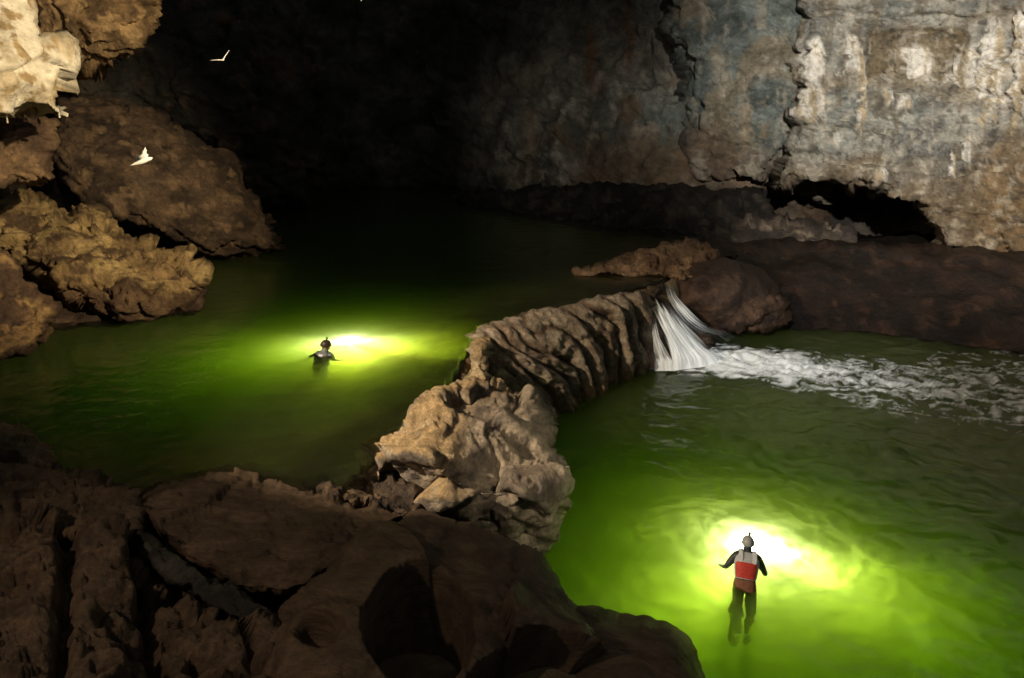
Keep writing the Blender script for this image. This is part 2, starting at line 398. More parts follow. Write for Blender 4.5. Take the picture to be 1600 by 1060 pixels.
up_poly = [(-5, 4.5), (-3.4, 6.6), (-2.3, 8.4), (-1.6, 10), (-1.1, 12), (-.9, 13.6), (-.65, 15), (1.05, 16.4), (3.3, 18.1), (4.3, 18.9), (5.3, 20.7), (7, 23), (8, 40), (-25, 40), (-25, 4.5)]
lo_poly = [(-1.7, 7.5), (-.6, 9), (-.25, 12), (0, 13.6), (.4, 14.9), (1.6, 15.9), (3.8, 17.5), (5.0, 18.6), (6, 20.2), (8, 23.5), (24, 24), (24, 2), (-1, 2), (-1.7, 5)]
water('upper_pool_water', up_poly, UP_Z, -.9, .09, h_up, 'water_up')
water('lower_pool_water', lo_poly, LO_Z, -3.4, .055, h_lo, 'water_lo')

# ---- far walls
def c_back(V, N, X, Y):
    n = fbm(V * .35, 5, .6); m = fbm(V * np.array([1.2, 1.2, .4]), 5, .6)
    c = mix((.065, .060, .050), (.15, .135, .11), ss(-.4, .5, n)) * (1 + .6 * ss(780, 960, X))[:, None]  # right part painted paler in place of lamp light
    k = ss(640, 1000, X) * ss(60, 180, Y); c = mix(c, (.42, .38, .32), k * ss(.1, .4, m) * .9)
    c = mix(c, TEAL, ss(900, 1060, X) * ss(110, 170, Y) * ss(240, 190, Y + 30 * m) * .7); c = mix(c, (.17, .115, .07), ss(860, 940, X) * ss(190, 235, Y + 30 * m) * .75)
    c = mix(c, (.20, .12, .07), k * ss(.05, .4, fbm(V * .5 + 70, 4)) * .7)
    c = mix(c, (.17, .09, .05), np.exp(-((X - 915 - .05 * (Y - 80) - 6 * m) / 7) ** 2) * ss(20, 40, Y) * (1 - ss(110, 150, Y)))
    c = mix(c, (.12, .065, .04), np.exp(-((X - 980 - 6 * m) / 8) ** 2) * (1 - ss(90, 130, Y)))
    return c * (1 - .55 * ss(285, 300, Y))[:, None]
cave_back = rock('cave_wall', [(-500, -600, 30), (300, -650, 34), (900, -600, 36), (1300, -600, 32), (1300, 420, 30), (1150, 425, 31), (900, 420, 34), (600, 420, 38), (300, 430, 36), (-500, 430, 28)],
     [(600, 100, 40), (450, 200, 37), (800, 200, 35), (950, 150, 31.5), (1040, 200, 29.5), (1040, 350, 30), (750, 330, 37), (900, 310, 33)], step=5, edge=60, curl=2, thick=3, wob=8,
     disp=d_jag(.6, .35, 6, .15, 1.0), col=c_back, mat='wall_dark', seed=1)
tag(cave_back, kind='structure')

DRAPES = [(1274, 60, 130, 17, 1), (1270, 128, 186, 23, .8), (1332, 52, 118, 17, 1), (1347, 118, 196, 8, .9), (1438, 72, 126, 20, .9), (1510, 70, 140, 25, .7), (1549, 34, 170, 20, .9), (1594, 20, 168, 15, 1), (1388, 140, 163, 8, .8), (1413, 142, 168, 14, .8),
          (1382, 258, 285, 5, .8), (1488, 240, 275, 4, .8), (1510, 205, 255, 8, .6), (1245, 30, 120, 10, .5), (1652, 30, 200, 22, 1), (1310, 205, 222, 5, .5), (1128, 165, 185, 6, .4)]
def drape_mask(V, X, Y):
    n = fbm(V * np.array([1.6, 1.6, 1.2]) + 7, 4, .6); v = fbm(np.stack([V[:, 0] * 5, V[:, 1], V[:, 2] * .35], -1), 4, .6); m = np.zeros(len(X))
    for cx, y0, y1, w, k in DRAPES:
        t = (Y - y0) / (y1 - y0); ww = w * (.62 + .38 * np.clip(t * 2.2, 0, 1)) * (1 + .5 * n)
        q = ss(1.12, .72, np.abs(X - cx + 5 * n) / ww) * ss(-.08, .12, t + .1 * n) * ss(1.15, .9, t + .32 * v)
        m = np.maximum(m, q * k)
    return m, v
def c_wall(V, N, X, Y):
    c = c_wall0(V, N, X, Y); m, v = drape_mask(V, X, Y)
    seam = ss(.93, 1.02, ridged(np.stack([V[:, 0] * .22, V[:, 1] * .22, V[:, 2] * 1.1 + .35 * fbm(V * .5, 3)], -1) + 31, 3, .5)); c = mix(c, (.10, .075, .05), seam * .65)
    run = fbm(np.stack([V[:, 0] * 2.4, V[:, 1] * 2, V[:, 2] * .22], -1) + 61, 4, .6); c = mix(c, (.15, .11, .065), ss(.22, .5, run) * .55); c = mix(c, (.66, .60, .50), ss(-.25, -.55, run) * .45)
    return mix(c, mix((.55, .44, .29), (.95, .89, .80), ss(-.35, .1, v)), np.clip(m * 1.25, 0, 1))
def c_wall0(V, N, X, Y):
    n = fbm(V * np.array([.5, .5, 1.1]), 5, .6); m = fbm(V * np.array([1.4, 1.4, 2.2]) + 40, 5, .62); g = fbm(V * .28 + 90, 4, .5)
    c = mix((.27, .265, .24), (.50, .475, .415), ss(-.4, .4, n))
    c = mix(c, (.27, .30, .28), ss(0, .35, g) * .3)
    bb = fbm(np.stack([V[:, 0] * .25, V[:, 1] * .3, V[:, 2] * 2.2 + .3 * fbm(V * .4, 3)], -1) + 11, 5, .6); c = c * (1 + .38 * bb)[:, None]
    c = mix(c, (.31, .225, .13), ss(.0, .4, fbm(V * np.array([.33, .33, .9]) + 5, 4)) * .45)
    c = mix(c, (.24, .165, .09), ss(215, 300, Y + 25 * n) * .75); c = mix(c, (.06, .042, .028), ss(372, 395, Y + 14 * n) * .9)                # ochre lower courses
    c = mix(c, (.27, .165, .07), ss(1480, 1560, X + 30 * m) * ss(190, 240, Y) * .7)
    # brown weathered bed between the draperies
    pan = ss(1350, 1362, X + 6 * m) * (1 - ss(1500, 1520, X)) * ss(42, 50, Y + 4 * m) * (1 - ss(118, 128, Y + 4 * m))
    c = mix(c, (.21, .155, .085), pan * .85)
    c = mix(c, (.62, .55, .43), ss(.28, .5, m) * .45)
    c = mix(c, (.05, .045, .04), ss(.36, .5, fbm(V * np.array([1.2, 1.2, 3]) + 14, 4, .6)) * .6)
    return c
def d_wall(V, N, X, Y):
    w = V + warp3(V, .35, .5); h, e = facet(w * .38, .8, (1, 1, 1.5)); h2, e2 = facet(w * 1.1 + 5, .8, (1, 1, 1.6))
    pn = 14 * fbm(V * .9 + 2, 4, .6); pan = ss(1346, 1366, X + pn) * (1 - ss(1485, 1520, X + pn)) * ss(40, 56, Y + .6 * pn) * (1 - ss(105, 135, Y + pn))
    low = ss(200, 280, Y)
    return .42 * h + .07 * h2 * (1 + low) + strata(V, (.05, 0, 1), 1.3, .50, .3) + strata(V, (.02, .1, 1), .37, .10 + .06 * 0, .2) + .16 * fbm(V * .6, 3) + .035 * fbm(V * 3, 5, .6) * 2 + low * .10 * fbm(V * 1.8, 4, .6) - .22 * np.exp(-((X - 1355 - 5 * fbm(V * .8, 3)) / 4.5) ** 2) * ss(120, 140, Y) * ss(215, 195, Y) + .06 * facet(w * 3.1 + 9, .8, (1, 1, 2))[0] - .09 * np.exp(-(e / .03) ** 2) - .3 * pan + drape_mask(V, X, Y)[0] * (.20 + .10 * drape_mask(V, X, Y)[1])
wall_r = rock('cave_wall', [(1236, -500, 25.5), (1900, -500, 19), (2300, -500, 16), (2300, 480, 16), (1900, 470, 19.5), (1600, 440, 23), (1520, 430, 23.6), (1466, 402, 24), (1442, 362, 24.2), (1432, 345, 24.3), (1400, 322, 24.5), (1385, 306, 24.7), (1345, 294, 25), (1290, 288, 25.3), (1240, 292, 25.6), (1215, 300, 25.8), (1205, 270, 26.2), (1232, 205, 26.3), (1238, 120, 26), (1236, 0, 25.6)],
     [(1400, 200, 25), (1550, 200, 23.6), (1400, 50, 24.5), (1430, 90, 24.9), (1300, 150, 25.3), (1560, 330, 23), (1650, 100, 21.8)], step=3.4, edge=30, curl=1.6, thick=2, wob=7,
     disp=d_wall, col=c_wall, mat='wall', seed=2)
tag(wall_r, kind='structure')
def c_teal(V, N, X, Y):
    n = fbm(V * np.array([.5, .5, .9]), 5, .6); m = fbm(V * np.array([1.6, 1.6, .6]) + 40, 5, .62)
    c = mix((.11, .13, .12), (.22, .25, .235), ss(-.4, .4, n))
    c = mix(c, (.30, .24, .16), ss(.05, .4, fbm(V * .5 + 33, 4)) * .75)
    c = mix(c, (.17, .11, .07), ss(170, 260, Y + 40 * n + (1130 - X) * .5) * .7)
    c = mix(c, (.45, .40, .32), ss(.25, .5, m) * .6)
    c = mix(c, (.5, .45, .36), np.exp(-((X - 1118 - .22 * (Y - 85) - 4 * m) / 6) ** 2) * ss(80, 90, Y) * (1 - ss(148, 155, Y)))
    c = mix(c, (.36, .29, .2), np.exp(-((X - 1163 - .04 * (Y - 165) - 6 * m) / 9) ** 2) * ss(158, 170, Y) * (1 - ss(230, 250, Y)))
    return c
wall_t = rock('cave_wall', [(1045, -500, 27), (1300, -500, 27), (1300, 330, 28), (1225, 300, 28), (1150, 295, 28.5), (1075, 290, 29), (1050, 200, 29), (1062, 120, 28.6), (1035, 40, 28), (1045, 0, 28)],
     [(1150, 100, 27.3), (1200, 200, 27.3), (1110, 220, 28)], step=3.6, edge=26, curl=1.4, thick=2, wob=7, disp=d_jag(.45, .55, 6, .16, 1.2), col=c_teal, mat='wall', seed=3)
tag(wall_t, kind='structure')
# recess behind the low arch in the right wall
def c_dark(V, N, X, Y): return mix((.025, .022, .02), (.06, .05, .04), ss(-.3, .4, fbm(V * .8, 4)))  # dark colour stands for the shade inside the recess
tag(rock('cave_wall', [(1150, 230, 31), (1700, 230, 29), (1750, 450, 28), (1150, 450, 31)], step=8, edge=30, curl=.5, thick=1, disp=d_jag(.4, .6), col=c_dark, mat='wall_dark', seed=4), kind='structure')
# ================================================================ rocks
def boulder(name, label, cat, *a, group=None, **k): return tag(rock(name, *a, **k), label, cat, group)
def slope_ledge(V, N, X, Y): return .12 * ridged(V * 1.2, 5) + .2 * fbm(V * .5, 4)
# low dark ledge at the foot of the far wall
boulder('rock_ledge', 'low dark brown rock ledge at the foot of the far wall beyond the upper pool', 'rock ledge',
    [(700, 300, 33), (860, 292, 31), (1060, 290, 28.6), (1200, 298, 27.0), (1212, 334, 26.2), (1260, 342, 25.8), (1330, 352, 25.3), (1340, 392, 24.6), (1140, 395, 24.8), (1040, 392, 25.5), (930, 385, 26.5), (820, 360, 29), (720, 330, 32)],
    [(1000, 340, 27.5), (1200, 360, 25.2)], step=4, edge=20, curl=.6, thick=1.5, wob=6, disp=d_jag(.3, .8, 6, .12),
    col=lambda V, N, X, Y: c_mix((.03, .024, .02), (.075, .055, .04), (.15, .115, .085), .8, -.1)(V, N, X, Y) * (.3 + 1.5 * ss(1120, 1180, X) * ss(335, 350, Y))[:, None], mat='ochre', seed=5)  # ledge darkened, with a patch at its right end painted paler as lit
# right bank
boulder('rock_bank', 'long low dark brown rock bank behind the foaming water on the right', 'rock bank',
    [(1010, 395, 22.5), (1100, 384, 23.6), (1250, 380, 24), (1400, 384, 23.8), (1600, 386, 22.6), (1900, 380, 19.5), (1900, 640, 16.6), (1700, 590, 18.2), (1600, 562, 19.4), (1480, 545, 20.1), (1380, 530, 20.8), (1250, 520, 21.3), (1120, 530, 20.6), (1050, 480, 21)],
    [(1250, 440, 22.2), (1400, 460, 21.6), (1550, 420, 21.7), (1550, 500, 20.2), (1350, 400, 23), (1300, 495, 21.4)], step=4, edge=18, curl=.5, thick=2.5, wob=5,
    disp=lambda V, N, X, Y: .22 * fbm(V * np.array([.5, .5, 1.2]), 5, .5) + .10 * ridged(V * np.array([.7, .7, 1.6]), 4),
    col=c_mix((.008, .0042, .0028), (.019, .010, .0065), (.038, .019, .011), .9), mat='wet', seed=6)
boulder('rock', 'flat tongue of lit brown rock lying in the dark upper pool above the waterfall', 'rock',
    [(886, 432, 19.9), (925, 412, 20.2), (985, 392, 20.8), (1040, 378, 21.2), (1100, 380, 21.5), (1130, 400, 20.8), (1100, 440, 19.6), (1050, 436, 19.7), (960, 434, 19.85)],
    [(1040, 410, 20.2)], step=2.6, edge=14, curl=.35, thick=1., wob=5, disp=d_jag(.14, 1.4, 6, .05), col=c_mix((.17, .10, .06), (.34, .22, .13), None, 1.4), mat='jagged', seed=7)
boulder('boulder', 'big round smooth brown boulder to the right of the waterfall', 'boulder',
    [(1045, 432, 19.9), (1085, 403, 20.2), (1140, 402, 20.3), (1190, 425, 20.3), (1225, 465, 20.5), (1240, 500, 20.8), (1190, 522, 20.7), (1130, 525, 20.3), (1100, 508, 19.8), (1060, 478, 19.6)],
    [(1120, 450, 19.3), (1190, 490, 20)], step=3, edge=34, curl=.8, thick=1.4, wob=4, disp=d_soft(.12, 1., 5, .02), col=c_mix((.045, .027, .019), (.085, .05, .032), None, 1.), mat='wet', seed=8)
boulder('boulder', 'small cracked brown boulder at the water edge right of the round one', 'boulder',
    [(1150, 470, 19.9), (1185, 452, 20.1), (1222, 468, 20.2), (1240, 500, 20.4), (1215, 520, 20.4), (1150, 522, 20.1), (1118, 515, 19.9)],
    [(1180, 490, 19.5)], step=2.6, edge=18, curl=.5, thick=1., wob=4, disp=d_jag(.12, 1.3, 5, .08), col=c_mix((.05, .03, .02), (.11, .062, .037), None, 1.3), mat='wet', seed=9)
boulder('rock', 'wet dark rock splitting the waterfall into two strands', 'rock',
    [(1008, 452, 18.9), (1030, 440, 19.3), (1055, 452, 19.5), (1062, 480, 19.4), (1095, 515, 19.5), (1120, 535, 19.6), (1090, 572, 18.6), (1030, 575, 18.5), (1012, 520, 18.6)],
    [(1050, 500, 18.95), (1040, 530, 18.6)], step=2.4, edge=16, curl=.4, thick=1.2, wob=3, disp=d_jag(.14, 1.5, 5, .06), col=c_mix((.05, .035, .025), (.13, .085, .055), None, 1.5), mat='wet', seed=10)

# travertine dam with flutes
def flute(V):
    u = V[:, 0] * .8 + V[:, 1] * .6
    w = u * 2.0 + (.35 + 1.2 * ss(3.4, .2, V[:, 0])) * V[:, 2] + 1.0 * fbm(V * np.array([.5, .5, .25]), 3) + .10 * fbm(V * 2, 3)
    return np.abs(np.mod(w, 1) - .5) * 2, w
def d_dam(V, N, X, Y):
    t, w = flute(V); k = np.floor(w)
    f2 = np.abs(np.mod(w * 2.3 + .4 * fbm(V * 2, 2), 1) - .5) * 2
    r = .24 * (1 - t ** 2.2) - .12 + .07 * (1 - f2 ** 2) + .07 * fbm(V * 2.2, 5, .55) + .08 * np.sin(k * 2.4)
    return r * (.2 + .8 * ss(.8, .2, N[:, 2])) + .03 * fbm(V * 5, 4, .6)
def c_dam(V, N, X, Y):
    t, w = flute(V); c = mix((.36, .28, .20), (.46, .38, .29), ss(-.3, .4, fbm(V * 1.6, 4)))
    c = mix(c, (.14, .085, .055), ss(.62, .98, t)); c = mix(c, (.20, .12, .075), ss(.1, .5, fbm(V * 1.3 + 8, 4)) * .6)
    return mix(c, (.42, .25, .1), ss(.55, .2, V[:, 2]) * .5)
boulder('travertine_dam', 'fluted brown travertine dam wall between the two pools, left of the waterfall', 'rock dam',
    [(735, 522, 14.6), (765, 505, 15.0), (815, 490, 15.7), (880, 478, 16.3), (940, 464, 17.1), (1000, 455, 17.8), (1022, 475, 18.2), (1030, 520, 18.3), (1033, 565, 18.4), (1000, 590, 17.9), (950, 615, 17.2), (900, 640, 16.4), (860, 690, 15.4), (790, 680, 14.3), (745, 600, 14.0)],
    [(850, 540, 15.6), (950, 530, 17.0), (800, 560, 14.7), (870, 600, 15.7), (1000, 520, 17.9)], step=2.6, edge=22, curl=.55, thick=1.0, wob=3, disp=d_dam, col=c_dam, mat='jagged', seed=11)

# jagged outcrop
def d_out(V, N, X, Y):
    w = V + warp3(V, .8, .4); h, e = facet(w * .65, 1.); h2, e2 = facet(w * 1.9 + 3, 1.)
    up = ss(.35, .8, N[:, 2]); m = ss(-.2, .4, fbm(V * .9 + 60, 3))
    cr = np.clip(ss(700, 640, Y) * .6 + ss(740, 660, X), 0, 1)                 # crusty crown and flank, smooth sculpted face
    r = .30 * h + .05 * h2 * (.4 + .6 * m) + .10 * fbm(V * .8, 3) + (.012 + .03 * cr) * fbm(V * 3.5, 6, .62) + .028 * cr * facet(w * 5, 1.)[0] - .13 * np.exp(-(e / .05) ** 2) - .05 * m * np.exp(-(e2 / .05) ** 2)
    r = r + strata(V, (-.5, .1, 1), .30, .09) * (.25 + .5 * cr) + (1 - up) * .06 * fbm(V * np.array([3.2, 3.2, .9]), 4, .55)
    r = r + .22 * np.exp(-((X - 866) / 34) ** 2 - ((Y - 748) / 26) ** 2) - .16 * np.exp(-((X - 800) / 46) ** 2 - ((Y - 712) / 13) ** 2)
    r = r + ss(775, 800, Y) * ss(770, 800, X) * .05 * np.sin(V[:, 0] * 17 + 3 * fbm(V * .9, 2))
    return r + .25 * np.exp(-((X - 620) / 70) ** 2 - ((Y - 712) / 14) ** 2) - .25 * np.clip(1 - ((X - 770) / 60) ** 2 - ((Y - 735) / 12) ** 2, 0, 1)
def c_out(V, N, X, Y):
    n = fbm(V * 1.1, 5, .6); up = np.clip(N[:, 2], 0, 1)
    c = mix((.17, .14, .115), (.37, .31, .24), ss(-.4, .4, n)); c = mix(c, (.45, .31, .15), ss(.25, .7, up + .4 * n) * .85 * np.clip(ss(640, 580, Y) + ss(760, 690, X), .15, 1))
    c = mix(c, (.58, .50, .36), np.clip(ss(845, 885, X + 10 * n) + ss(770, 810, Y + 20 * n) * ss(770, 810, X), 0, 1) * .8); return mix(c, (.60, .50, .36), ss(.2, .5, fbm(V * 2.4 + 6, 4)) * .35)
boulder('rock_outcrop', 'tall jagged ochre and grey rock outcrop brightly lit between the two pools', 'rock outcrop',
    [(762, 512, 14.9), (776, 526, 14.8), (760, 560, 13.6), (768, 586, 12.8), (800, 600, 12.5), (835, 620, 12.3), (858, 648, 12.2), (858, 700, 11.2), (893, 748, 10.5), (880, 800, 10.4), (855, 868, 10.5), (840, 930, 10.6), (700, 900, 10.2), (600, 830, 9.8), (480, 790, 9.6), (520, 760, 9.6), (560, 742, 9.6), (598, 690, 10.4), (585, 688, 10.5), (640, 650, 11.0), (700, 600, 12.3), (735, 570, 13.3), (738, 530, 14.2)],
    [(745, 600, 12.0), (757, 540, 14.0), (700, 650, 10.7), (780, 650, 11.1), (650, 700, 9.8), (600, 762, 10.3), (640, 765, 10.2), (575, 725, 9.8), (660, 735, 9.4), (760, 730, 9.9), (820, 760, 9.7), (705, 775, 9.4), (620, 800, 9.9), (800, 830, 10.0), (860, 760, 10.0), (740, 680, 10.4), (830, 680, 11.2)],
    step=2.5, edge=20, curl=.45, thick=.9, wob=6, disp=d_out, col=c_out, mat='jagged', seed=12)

boulder('rock', 'low brown rock spur joining the tall outcrop to the layered slab', 'rock',
    [(465, 757, 9.5), (520, 752, 9.6), (562, 738, 9.9), (610, 722, 10.2), (655, 760, 9.7), (650, 812, 9.0), (590, 800, 9.0), (520, 782, 9.1), (470, 772, 9.2)], [(575, 768, 9.9), (620, 785, 9.7), (520, 767, 9.3)],
    step=2.8, edge=12, curl=.3, thick=.8, wob=5, disp=d_jag(.14, 1.5, 6, .08), col=c_mix((.06, .04, .026), (.17, .11, .06), None, 1.5), mat='jagged', seed=31)
# near rocks
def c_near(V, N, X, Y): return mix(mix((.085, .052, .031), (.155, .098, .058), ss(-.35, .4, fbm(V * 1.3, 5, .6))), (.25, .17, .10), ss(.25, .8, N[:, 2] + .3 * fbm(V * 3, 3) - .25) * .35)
def d_big(V, N, X, Y):
    lay = (V @ np.array([.35, .55, .75]) + .22 * fbm(V * .7, 3) + .03 * fbm(V * 3, 2)) / .075; lf = lay - np.floor(lay); lh = np.sin(np.floor(lay) * 12.9898) * 43758.5; lh -= np.floor(lh)
    r = .12 * fbm(V * .9, 4, .45) + .020 * lh * ss(0, .3, lf) * ss(1, .8, lf) + .22 * facet(V * .55 + 3, .9)[0] * .6 + .010 * fbm((V + .15 * perlin(V * .8)[:, None]) * np.array([3, 9, 16.]), 3, .6)
    hol = ((X - 655) / 92) ** 2 + ((Y - 975) / 92) ** 2; r = r - 1.0 * np.clip(1 - hol, 0, 1) ** .6      # scoop hollow
    h2 = ((X - 845) / 120) ** 2 + ((Y - 1080) / 95) ** 2; r = r - .9 * np.clip(1 - h2, 0, 1) ** .6
    h3 = ((X - 500) / 40) ** 2 + ((Y - 990) / 28) ** 2; return r - .3 * np.clip(1 - h3, 0, 1) ** .7
boulder('boulder', 'large smooth dark brown rock with scooped hollows at the bottom centre', 'boulder',
    [(440, 945, 6.2), (520, 870, 6.8), (590, 820, 7.4), (650, 803, 7.8), (740, 808, 8.0), (800, 840, 8.0), (850, 872, 7.9), (880, 925, 7.4), (925, 965, 6.9), (945, 1020, 6.3), (950, 1200, 5.0), (700, 1300, 4.2), (440, 1300, 4.2), (400, 1100, 5.0)],
    [(650, 900, 6.7), (560, 1000, 5.6), (800, 950, 6.6), (740, 1040, 5.5), (880, 1040, 5.9)], step=3, edge=40, curl=.6, thick=1.2, wob=3, disp=d_big, col=c_near, mat='scored', seed=13)
boulder('boulder', 'rounded dark rock lobe at the bottom beside the lower pool', 'boulder',
    [(895, 945, 7.6), (960, 955, 7.4), (1020, 975, 7.2), (1065, 985, 7.1), (1092, 1020, 6.9), (1115, 1080, 6.5), (1140, 1250, 5.6), (900, 1280, 5.2), (860, 1050, 6.4)],
    [(980, 1020, 6.6), (1040, 1060, 6.3)], step=3, edge=40, curl=.7, thick=1.2, wob=4, disp=d_soft(.10, 1.0, 5, .012, (3, 6, 14)), col=c_near, mat='scored', seed=14)
def d_slab(V, N, X, Y):
    u = V[:, 2] * 5 + V[:, 1] * 1.2 + .5 * fbm(V * .8, 3)
    h, e = facet(V * .9 + 2, 1., (1, 1, 2)); return .05 * h + .05 * fbm(V * .9, 4) + strata(V, (.1, .25, 1), .07, .035, .15) + .035 * (np.mod(u, 1) - .5) + .02 * fbm(V * 6, 4, .6) + .03 * ridged(V * np.array([1.2, 5, 5]), 4) - .12 * ss(.2, .5, ridged(V * 2.2, 3) - .55) * ss(360, 300, X)
boulder('rock_slab', 'flat layered brown rock slab sloping at the near edge of the upper pool', 'rock slab',
    [(205, 782, 8.2), (260, 755, 8.7), (330, 743, 9.0), (405, 735, 9.2), (410, 748, 9.2), (480, 760, 9.2), (560, 785, 8.9), (640, 805, 8.4), (600, 840, 8.0), (540, 880, 7.4), (480, 925, 7.0), (430, 940, 6.9), (380, 930, 6.9), (300, 880, 7.2), (240, 830, 7.7)],
    [(400, 800, 8.2), (500, 820, 7.9), (430, 850, 7.5)], step=3, edge=16, curl=.5, thick=1., wob=5, disp=d_slab, col=c_near, mat='scored', seed=15)
boulder('rock', 'dark rock wall with a deep shadow below the layered slab', 'rock',
    [(240, 800, 8.3), (420, 840, 8.2), (560, 850, 8.0), (600, 900, 7.6), (520, 1000, 7.0), (380, 990, 6.8), (250, 900, 7.4)], [(430, 930, 7.5)], step=5, edge=30, curl=.5, thick=1., wob=5,
    disp=d_jag(.12, 1.2, 5, .06), col=c_mix((.05, .032, .022), (.09, .055, .036)), mat='smooth', seed=16)
def d_nl(V, N, X, Y):
    w = V * 1.1; F1, F2, I = worley(w * np.array([1.2, 1.2, 1.6])); crack = np.exp(-((F2 - F1) / .06) ** 2)
    u = X * .75 + Y * .66; v = -X * .66 + Y * .75
    dents = ss(.22, .5, fbm(np.stack([V[:, 0] * 1.6 + V[:, 1] * .8, V[:, 1] * 3.4 - V[:, 0] * 1.6, V[:, 2] * 3.4], -1), 3, .5))
    h, e = facet(V * .8 + warp3(V, .8, .3), 1.); h2, e2 = facet(V * 2.6 + 4, 1.)
    gul = np.exp(-((X - 205 - .25 * (Y - 820)) / 12) ** 2) + .8 * np.exp(-((X - 108 + .05 * (Y - 820)) / 13) ** 2)
    return .26 * h + .05 * h2 + .12 * fbm(V * .9, 5, .5) - .10 * np.exp(-(e / .05) ** 2) - .10 * dents - .28 * gul + .04 * fbm(V * 5, 5, .6) + strata(V, (.3, .5, 1), .35, .10)
boulder('rock_mass', 'broad rough dark brown rock mass filling the bottom left corner', 'rock mass',
    [(-430, 795, 7.6), (40, 800, 7.6), (110, 822, 7.4), (180, 812, 7.5), (215, 835, 7.3), (300, 900, 6.9), (370, 950, 6.4), (430, 1000, 6.0), (475, 1040, 5.6), (480, 1300, 4.2), (-430, 1300, 3.8), (-430, 1000, 5.4)],
    [(150, 950, 6.0), (300, 1000, 5.7), (50, 1000, 5.4), (200, 1060, 5.0)], step=3, edge=26, curl=.45, thick=1.2, wob=5, disp=d_nl, col=c_near, mat='smooth', seed=17)
boulder('rock', 'blocky brown rock with a rough ochre top on the left shore of the upper pool', 'rock',
    [(-430, 735, 8.7), (0, 728, 8.8), (75, 730, 8.9), (150, 745, 8.8), (200, 765, 8.6), (235, 800, 8.0), (215, 850, 7.5), (120, 850, 7.5), (-430, 840, 7.4)],
    [(80, 790, 8.0)], step=3, edge=20, curl=.4, thick=1., wob=6, disp=d_jag(.16, 1.3, 6, .08), col=c_near, mat='smooth', seed=18)
boulder('rock', 'small rough rock knob on top of the left shore rocks', 'rock',
    [(-430, 680, 9.6), (10, 668, 9.7), (55, 678, 9.6), (78, 708, 9.3), (78, 745, 8.9), (-430, 760, 8.8)], [(10, 710, 9.1)], step=2.8, edge=18, curl=.4, thick=.9, wob=5,
    disp=d_jag(.14, 1.5, 6, .06), col=c_mix((.15, .095, .06), (.32, .22, .13), None, 2), mat='jagged', seed=19)
boulder('rock', 'narrow blue-grey rib of rock in the crevice beside the bottom left rock mass', 'rock',
    [(205, 820, 7.5), (245, 840, 7.4), (300, 880, 7.0), (370, 915, 6.7), (430, 960, 6.4), (475, 1010, 6.1), (440, 1040, 6.0), (360, 975, 6.4), (280, 920, 6.8), (220, 870, 7.2)],
    [], step=2.8, edge=14, curl=.25, thick=.7, wob=4, disp=d_jag(.08, 1.6, 5, .04), col=c_mix((.045, .038, .03), (.095, .085, .07)), mat='jagged', seed=20)

# left side rocks
def c_och(V, N, X, Y):
    w = V + .25 * np.stack([fbm(V * 1.6, 3), fbm(V * 1.6 + 9, 3), fbm(V * 1.6 + 21, 3)], -1)
    n = fbm(V * .8, 4); c = mix((.30, .20, .09), (.48, .34, .15), ss(-.35, .4, n))
    c = mix(c, (.10, .06, .035), ss(.06, .28, fbm(w * np.array([1.1, 1.1, 2.6]) + 3, 5, .6)) * .9)
    return mix(c, (.12, .07, .042), ss(440, 462, Y + 30 * n - (X - 240) * .15) * .9)
boulder('boulder', 'pitted ochre boulder standing in the upper pool on the left', 'boulder',
    [(-430, 300, 17.8), (40, 298, 18), (105, 322, 18), (160, 330, 17.8), (190, 355, 17.5), (245, 375, 17.3), (300, 388, 17.2), (325, 420, 16.9), (322, 465, 16.6), (295, 502, 16.4), (230, 512, 16.0), (160, 505, 15.8), (110, 480, 15.6), (60, 430, 15.9), (20, 400, 16.3), (-430, 380, 16.6)],
    [(120, 400, 16.1), (250, 440, 16.1), (60, 350, 17), (180, 480, 15.6)], step=2.8, edge=26, curl=.6, thick=1.6, wob=6, disp=d_pit(.28, .7, .22, 1.6), col=c_och, mat='ochre', seed=21)
boulder('boulder', 'dark rounded boulder at the left edge by the waterline', 'boulder',
    [(-430, 375, 14.6), (0, 385, 14.6), (45, 425, 14.5), (80, 480, 14.3), (82, 520, 14.1), (60, 560, 13.6), (-430, 575, 13.2)], [(10, 480, 13.9)], step=3, edge=24, curl=.6, thick=1.3, wob=6,
    disp=d_pit(.2, .8, .1, 1.8), col=c_mix((.09, .055, .036), (.18, .105, .06), (.32, .20, .09), 1.1, -.1), mat='ochre', seed=22)
boulder('rock', 'dark wet rock foot at the waterline below the ochre boulder', 'rock',
    [(40, 450, 16.8), (200, 470, 16.9), (320, 450, 17.2), (325, 500, 16.6), (220, 525, 15.9), (80, 535, 15.4), (30, 520, 15.4)], [(180, 505, 16)], step=4, edge=20, curl=.5, thick=1.2, wob=5,
    disp=d_jag(.15, 1, 5, .06), col=c_mix((.04, .026, .018), (.10, .06, .04)), mat='wet', seed=23)
